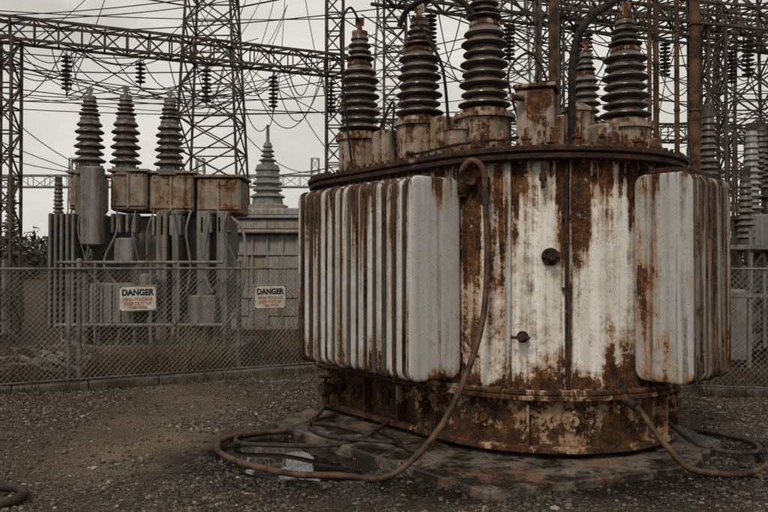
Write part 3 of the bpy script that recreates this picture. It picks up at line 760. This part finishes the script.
SH = empty('switchgear_housing', (-3.0,20,0))
mb = MB()
mb.cbox((-2.6,20.5,1.25), (3.4,2.4,2.5), (1,0,0), 0.04)
mb.cbox((-2.6,20.4,2.56), (3.9,2.7,0.10), (1,0,0), 0.03)
mb.cbox((-2.8,20.3,2.76), (2.6,1.9,0.28), (1,0,0), 0.04)
mb.cbox((-2.9,20.3,2.95), (2.9,2.1,0.08), (1,0,0), 0.02)
mb.cbox((-3.0,20.3,3.1), (1.7,1.4,0.2), (1,0,0), 0.04)
for i in range(9): mb.box((-4.18+i*0.39,19.27,1.3), (0.05,0.06,2.2))
for i in range(3): mb.box((-3.9+i*1.25,19.285,1.2), (0.8,0.05,1.6))
mb.box((-2.6,19.26,2.0),(3.3,0.08,0.08)); mb.box((-2.6,19.26,0.9),(3.3,0.08,0.08))
mb.lathe((-3.15,20.2,0), [(0.55,3.1),(0.55,3.3),(0.42,3.35),(0.40,3.5)], 28)
mb.obj('housing_body', M_pale, SH)
mb = MB()
mb.lathe((-3.15,20.2,0), shed_profile(3.5,4.4,5,0.30,0.48,0.34)+[(0.20,4.42),(0.16,4.5)]+shed_profile(4.5,5.0,4,0.10,0.24,0.15)+[(0.05,5.05),(0.04,5.5)], 28)
mb.obj('porcelain_stack', M_porcg, SH)

# ------------------------------------------------------------------ LATTICE STRUCTURES
def lattice(mb, p, q, w0, w1, seg, leg=0.06, br=0.035, side=None):
    p = Vector(p); q = Vector(q); d = (q-p).normalized()
    if abs(d.z) > 0.9: a = Vector(side or (1,0,0)); 
    else: a = Vector((0,0,1))
    b = d.cross(a).normalized(); a = b.cross(d).normalized()
    def ring(i):
        f = i/seg; c = p.lerp(q, f); w = (w0+(w1-w0)*f)/2
        return [c+a*w+b*w, c+a*w-b*w, c-a*w-b*w, c-a*w+b*w]
    R0 = ring(0); R1 = ring(seg)
    for k in range(4): mb.beam(R0[k], R1[k], leg)
    for i in range(seg):
        A = ring(i); B = ring(i+1)
        for k in range(4):
            l = (k+1) % 4
            mb.beam(B[k], B[l], br)
            if (i+k) % 2: mb.beam(A[k], B[l], br)
            else: mb.beam(A[l], B[k], br)
            if w0 > 1.2: 
                if (i+k) % 2: mb.beam(A[l], B[k], br)
                else: mb.beam(A[k], B[l], br)
def gantry(beams, cols, mat, name='steel_gantry'):
    e = empty(name, tuple(Vector(cols[0][0]) if cols else Vector(beams[0][0])))
    mb = MB()
    for c in cols: lattice(mb, *c)
    mb.obj('lattice_columns', mat, e, 0)
    mb = MB()
    for c in beams: lattice(mb, *c)
    mb.obj('lattice_beam', mat, e, 0)
    return e
def vcol(x, y, h, w, w1=None, seg=None, leg=0.055, br=0.030, zb=0):
    return ((x,y,zb),(x,y,h),w,w1 or w, seg or int(h/ (w*1.1)), leg, br)
gantry([((-12.5,14.2,6.78),(-1.0,19.05,6.78),0.46,0.46,26,0.055,0.030)],
       [vcol(-8.15,16.05,6.6,0.45), vcol(-1.25,18.95,9.5,0.42), vcol(-12.5,14.2,6.6,0.45)], M_steel)
gantry([((-0.2,16.9,8.05),(16,22.7,8.05),0.62,0.62,28,0.065,0.036)],
       [vcol(0.25,17.1,10,0.5), vcol(8.6,20.1,9.5,0.55), vcol(4.6,18.4,8.0,0.42), vcol(14,22,9,0.6)], M_steel)
gantry([((3.2,14.6,6.9),(14,17.5,6.9),0.45,0.45,26,0.050,0.028)],
       [vcol(6.9,15.6,6.9,0.36), vcol(3.2,14.6,8.4,0.34), vcol(11,16.7,7,0.4)], M_steel)
gantry([((-1,36,8.3),(22,38,8.3),0.8,0.8,26,0.08,0.045)], [vcol(x_,36+x_*0.09,8.3,0.8,None,9,0.08,0.045) for x_ in (-0.8,9,18)], M_steel)
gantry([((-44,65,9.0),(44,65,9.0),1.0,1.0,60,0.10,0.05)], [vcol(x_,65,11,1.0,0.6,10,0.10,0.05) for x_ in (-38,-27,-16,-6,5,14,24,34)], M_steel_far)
def tower(x, y, h, wb, wt, mat, arms=True, seg=13, leg=0.11, br=0.06):
    e = empty('transmission_tower', (x,y,0)); mb = MB()
    lattice(mb, (x,y,0), (x,y,h), wb, wt, seg, leg, br)
    if arms:
        for z in (h*0.62, h*0.78, h*0.94):
            for sgn in (-1,1):
                w = (wb+(wt-wb)*z/h)/2
                tip = Vector((x+sgn*(w+2.2),y,z+0.1))
                for yy in (-w,w):
                    mb.beam((x+sgn*w,y+yy,z), tip, br); mb.beam((x+sgn*w,y+yy,z+0.8), tip, br)
    mb.obj('lattice_frame', mat, e, 0)
tower(-6.9,30,20,2.9,1.0,M_steel,True,16,0.09,0.05)
tower(13.2,27,20,2.4,0.8,M_steel,True,16,0.09,0.05)
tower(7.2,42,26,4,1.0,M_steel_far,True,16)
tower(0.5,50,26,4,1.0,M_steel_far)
for x_, y_, h, r in ((2.70,11.9,7.5,0.070),(5.05,12.1,7.0,0.080),(4.75,13.0,6.5,0.05),(4.35,12.2,7.2,0.035),(0.62,13.0,7.5,0.04),(5.9,15.0,8,0.05)):
    mb = MB(); mb.cyl((x_,y_,0),(x_,y_,h),r,12)
    for z in (h*0.45,h*0.6,h*0.8): mb.cyl((x_,y_,z),(x_,y_,z+0.05),r*1.25,12)
    mb.box((x_,y_,0.02),(0.4,0.4,0.05))
    mb.obj('steel_pole', M_rustpole)

def string(mbP, mbM, top, n=8, r=0.13, pitch=0.10):
    top = Vector(top); mbM.cyl(top, top-Vector((0,0,0.15)), 0.012, 6)
    z = -0.15
    for i in range(n):
        mbP.lathe(top, [(0.03,z),(0.045,z-0.025),(r,z-0.05),(r*0.95,z-0.065),(0.04,z-0.06),(0.03,z-pitch)], 14)
        z -= pitch
    mbM.cyl(top+Vector((0,0,z)), top+Vector((0,0,z-0.12)), 0.015, 6)
    return top+Vector((0,0,z-0.12))
P = MB(); M = MB(); ends = []
def gp(t): return Vector((-12.5,14.2,6.52)).lerp(Vector((-1.0,19.05,6.52)), t)
for t_ in (0.12,0.475,0.60,0.72,0.85,0.97): ends.append(string(P, M, gp(t_), 8 if t_ != 0.60 else 5, 0.12))
def gp2(t): return Vector((-0.2,16.9,7.72)).lerp(Vector((16,22.7,7.72)), t)
for t_ in (0.08,0.2,0.33,0.47,0.6,0.7,0.85): ends.append(string(P, M, gp2(t_), 9, 0.14))
def gp3(t): return Vector((3.2,14.6,6.66)).lerp(Vector((14,17.5,6.66)), t)
for t_ in (0.06,0.16,0.30,0.42,0.56,0.7): ends.append(string(P, M, gp3(t_), 8, 0.13))
e = empty('suspension_insulators', (-4,17,6)); P.obj('insulator_discs', M_porc, e); M.obj('insulator_hardware', M_steel, e)

def catenary(mb, a, b, sag, r=0.011, n=18):
    a = Vector(a); b = Vector(b)
    mb.tube([a.lerp(b, i/n)-Vector((0,0,sag*4*(i/n)*(1-i/n))) for i in range(n+1)], r, 5, False)
mb = MB()
BTt = [(-5.53,14.0,5.05),(-4.92,14.2,5.12),(-4.08,14.2,5.02)]
for e_, b_ in zip(ends[1:5], BTt+[(-3.15,20.2,5.5)]): catenary(mb, e_, b_, 0.15)
tw = [(-6.9+s*3.0,30,z) for z in (12.2,15.1,18) for s in (-1,1)]
rng = random.Random(5)
for e_ in ends[:6]:
    for k in range(2): catenary(mb, e_, rng.choice(tw), rng.uniform(0.8,2.0), 0.013)
for b_ in BTt: catenary(mb, b_, (rng.uniform(-9,-6.5),16.2,6.5), 0.5)
for i in range(16):
    z = rng.uniform(6.5,10.5); z2 = z+rng.uniform(-2,2.5)
    catenary(mb, (-18,rng.uniform(14,30),z), (rng.uniform(0,8),rng.uniform(17,28),z2), rng.uniform(0.5,2.2), 0.016)
for i in range(18):
    z = rng.uniform(7,10.5)
    catenary(mb, (rng.uniform(-3,2),rng.uniform(15,20),z), (rng.uniform(10,18),rng.uniform(18,28),z+rng.uniform(-1.5,2)), rng.uniform(0.3,2.0), 0.016)
for i in range(10):
    catenary(mb, gp(rng.random()), (rng.uniform(-7,-2),rng.uniform(26,34),rng.uniform(8,13)), rng.uniform(0.5,1.5), 0.016)
for i in range(18):
    catenary(mb, rng.choice(ends[6:]), (rng.uniform(1,12),rng.uniform(14,26),rng.uniform(4.5,10)), rng.uniform(0.3,1.2), 0.013)
for b_, e_ in (((-0.29,8.9,4.62),ends[5]),((1.01,7.5,4.7),(0.25,17,7.9)),((2.43,7.5,4.35),ends[8]),((0.38,7.98,4.5),ends[6]),((2.25,8.3,4.2),ends[13])):
    catenary(mb, b_, e_, 0.35, 0.011)
for i in range(20):
    a = gp(i/20); b2_ = gp(min((i+rng.uniform(0.8,3.5))/20,1)); catenary(mb, a, b2_, rng.uniform(0.2,1.5), 0.012)
for i in range(20):
    a = gp2(i/20*0.9); b2_ = gp2((i+rng.uniform(0.8,3.5))/20*0.9); catenary(mb, a, b2_, rng.uniform(0.3,1.8), 0.014)
for i in range(16):
    a = gp3(i/16); b2_ = gp3((i+rng.uniform(0.8,2.5))/16); catenary(mb, a, b2_, rng.uniform(0.2,1.3), 0.012)
for (a,b_,s_) in (((-12,15,6.6),(-6,24,4.0),0.8),((-9.5,15.5,6.6),(-8.3,22,4.4),0.5),((-2.5,18.3,6.5),(-1,24,5.0),0.6),((-4.5,17.4,6.5),(-2.2,26,5.0),0.9),((-3.6,17.9,6.5),(-3.15,20.2,5.5),0.7),((-6.9,24,4.4),(-4.08,14.2,5.02),0.6)):
    catenary(mb, a, b_, s_, 0.012)
mb.obj('overhead_power_lines', M_wire, None, 0)

def post_insulator(x, y, hb, H, r, mat=M_porc, w=0.5):
    e = empty('post_insulator', (x,y,0)); mb = MB()
    for sx in (-1,1):
        for sy in (-1,1): mb.beam((x+sx*w/2,y+sy*w/2,0),(x+sx*w*0.4,y+sy*w*0.4,hb), 0.06)
    k = 3
    for i in range(k):
        z0 = hb*i/k; z1 = hb*(i+1)/k
        mb.beam((x-w/2,y-w/2,z0),(x+w/2,y-w/2,z1),0.035); mb.beam((x+w/2,y-w/2,z1),(x-w/2,y-w/2,z1),0.035)
    mb.box((x,y,hb),(w*1.3,w*1.3,0.08)); mb.cyl((x,y,hb),(x,y,hb+0.15),r*0.8,14)
    mb.cyl((x,y,hb+0.15+H),(x,y,hb+0.3+H),r*0.5,12)
    mb.obj('support_frame', M_steel, e, 0)
    mb = MB(); mb.lathe((x,y,hb+0.15), shed_profile(0,H,int(H/0.11),r*0.5,r,r*0.6), 18)
    mb.obj('porcelain', mat, e)
for a_ in ((6.05,13.9,3.2,1.2,0.2),(7.0,14.2,2.6,1.5,0.2),(6.3,13.0,2.0,1.1,0.17),(7.9,15.2,3.1,1.2,0.2),(7.3,12.6,1.9,1.2,0.17),(6.8,16.5,2.5,1.5,0.2),(8.6,17.0,3.5,1.2,0.2),(6.0,17.5,2.5,1.7,0.2),
           (-8.3,22,2.5,1.5,0.2),(-9.6,22,2.5,1.5,0.2),(-11,22,2.5,1.5,0.2),(-1.0,24,3.0,1.6,0.22),(-2.2,26,3.0,1.6,0.22),(-6.8,24,2.6,1.5,0.2),(0.0,24,3,1.6,0.22)):
    post_insulator(*a_, mat=M_porcg if a_[1] in (14.2,24,26) else M_porc)
CB = empty('circuit_breaker', (7.2,12.8,0)); mb = MB()
mb.cbox((7.0,13.2,0.95),(1.5,0.9,1.5),(1,-0.2,0),0.04); mb.cbox((8.6,13.6,1.3),(0.9,0.9,2.2),(1,-0.2,0),0.04)
mb.cbox((6.2,14.6,1.4),(0.8,0.8,1.2),(1,0,0),0.04); mb.cbox((5.7,12.6,0.7),(0.6,0.6,1.2),(1,0,0),0.04)
mb.cbox((7.4,14.2,2.3),(1.2,0.8,0.7),(1,0,0),0.04)
for i in range(5): mb.cbox((6.45+i*0.27,12.68-0.05*i,0.95),(0.06,0.12,1.3),(1,-0.2,0),0.01)
for i in range(6): mb.beam((5.4+i*0.6,12.3,0),(5.4+i*0.6+random.uniform(-.2,.2),12.4,2.3),0.06)
mb.beam((5.2,12.3,2.0),(9,12.4,2.0),0.07); mb.beam((5.2,12.3,1.2),(9,12.4,1.2),0.06)
mb.obj('breaker_tank', M_bgtank, CB)
EC = empty('equipment_cabinet', (-9,15.5,0)); mb = MB()
mb.cbox((-9.2,17.2,1.0),(1.4,0.8,1.8),(1,0,0),0.04); mb.cbox((-9.2,17.2,1.95),(1.55,0.95,0.08),(1,0,0),0.02)
mb.obj('cabinet_body', M_bgtank, EC)

# dry grass + scrap timber
m, t, b = new_mat('dry_grass', 0.1)
t.l.new(t.ramp(attr(t,'tone'), [(0,(0.018,0.013,0.008)),(0.5,(0.075,0.053,0.030)),(1,(0.22,0.165,0.10))]), b.inputs['Base Color']); b.inputs['Roughness'].default_value = 0.95
NG = 64000
s_ = np.random.uniform(-4.0,11,NG); dd = np.random.exponential(1.6,NG)+0.12
fr = np.random.rand(NG) < 0.06; dd = np.where(fr, -0.10-np.random.exponential(0.10,NG), dd)
gx = -5+0.876*s_-0.483*dd; gy = 9.8+0.483*s_+0.876*dd
k2 = int(NG*0.12)
s2 = np.random.uniform(0,3,k2); d2 = np.random.exponential(0.9,k2)-0.15
gx[:k2] = 4.1+s2*0.966+d2*0.257; gy[:k2] = 9.7-s2*0.257+d2*0.966
cl = vnoise(gx,gy,1.0,31)*0.6+vnoise(gx,gy,4,32)*0.4
kp = cl > 0.42; gx, gy, cl, fr = gx[kp], gy[kp], cl[kp], fr[kp]; NG = len(gx)
hg = (0.05+0.34*np.random.rand(NG)**2)*np.where(fr,0.4,1)*(0.4+1.6*(cl-0.42)/0.3); an = np.random.rand(NG)*6.28; wd = 0.006
lx, ly = np.random.normal(0,0.6,NG)*hg, np.random.normal(0,0.6,NG)*hg
z0 = hgt(gx,gy)
A = np.stack([gx-wd*np.cos(an),gy-wd*np.sin(an),z0],1); B = np.stack([gx+wd*np.cos(an),gy+wd*np.sin(an),z0],1); C = np.stack([gx+lx,gy+ly,z0+hg],1)
fast_mesh('dry_grass', np.stack([A,B,C],1).reshape(-1,3), np.arange(NG*3).reshape(-1,3), m, {'tone':np.repeat(np.random.rand(NG)*0.6+0.4*(cl-0.42)/0.4,3)}, False)
mb = MB()
for i in range(26):
    x_, y_ = random.uniform(-6.6,-4.4), random.uniform(10.6,12.8); an_ = random.uniform(0,3.14); L_ = random.uniform(0.4,1.3)
    mb.box((x_,y_,0.08+random.uniform(0,0.25)), (L_,random.uniform(0.03,0.10),0.03), (math.cos(an_),math.sin(an_),random.uniform(-0.3,0.3)))
mb.obj('scrap_timber_pile', M_wood, None, 0)

m, t, b = new_mat('distant_foliage', 0.1)
t.l.new(t.ramp(attr(t,'tone'), [(0,(0.03,0.032,0.024)),(1,(0.09,0.088,0.068))]), b.inputs['Base Color']); b.inputs['Roughness'].default_value = 0.95
NC = 420; cx = np.random.uniform(-110,110,NC); cy = np.random.uniform(85,105,NC); ch = np.random.uniform(2.5,7.0,NC)*(0.6+0.7*vnoise(cx,cy*0,0.08,41))
K = 110
th = np.random.rand(NC,K)*6.28; el = np.random.rand(NC,K)**0.6; rr = np.random.uniform(0.6,2.3,(NC,K))
px_ = cx[:,None]+np.cos(th)*rr; py_ = cy[:,None]+np.sin(th)*rr; pz_ = ch[:,None]*el+np.random.normal(0,.3,(NC,K))
pc = np.stack([px_,py_,pz_],-1).reshape(-1,1,3); tri = np.random.normal(0,0.30,(NC*K,3,3))
fast_mesh('distant_trees', (pc+tri).reshape(-1,3), np.arange(NC*K*3).reshape(-1,3), m, {'tone':np.repeat(np.random.rand(NC*K),3)}, False)

# ------------------------------------------------------------------ WORLD / LIGHT / CAMERA
elev, az = R(44), R(202)
w = bpy.data.worlds.new('World'); scene.world = w; w.use_nodes = True
t = NT(w.node_tree); bg = w.node_tree.nodes['Background']
sky = t.n('ShaderNodeTexSky'); sky.sky_type = 'NISHITA'; sky.sun_disc = False; sky.sun_elevation = elev; sky.sun_rotation = az
sky.dust_density = 4; sky.air_density = 1.0
hs = t.n('ShaderNodeHueSaturation'); hs.inputs['Saturation'].default_value = 0.10; t.l.new(sky.outputs[0], hs.inputs['Color'])
g = t.n('ShaderNodeTexCoord').outputs['Generated']
gg = t.vmath('MULTIPLY', g, (1.0,1.0,2.6))
n = t.noise(gg, 2.3, 4, 0.55, 0.3)
cl = t.ramp(n, [(0.30,(0.52,0.52,0.515)),(0.5,(0.76,0.752,0.735)),(0.68,(0.94,0.925,0.90))])
cl = t.vmath('MULTIPLY', cl, (10.1,9.9,9.45))
t.l.new(t.mix(0.88, hs.outputs[0], cl), bg.inputs['Color']); bg.inputs['Strength'].default_value = 0.093

sd = bpy.data.lights.new('sun','SUN'); sd.energy = 1.5; sd.angle = R(10); sd.color = (1.0,0.925,0.83)
so = bpy.data.objects.new('sun', sd); scene.collection.objects.link(so)
dirv = Vector((math.sin(az)*math.cos(elev), math.cos(az)*math.cos(elev), math.sin(elev)))
so.rotation_euler = dirv.to_track_quat('Z','Y').to_euler(); so.location = (0,0,20)

cd = bpy.data.cameras.new('camera'); cd.sensor_width = 36; cd.lens = 35.0; cd.clip_end = 2000
cam = bpy.data.objects.new('camera', cd); scene.collection.objects.link(cam)
cam.location = (0,0,1.7); cam.rotation_euler = (R(90.7),0,0)
scene.camera = cam
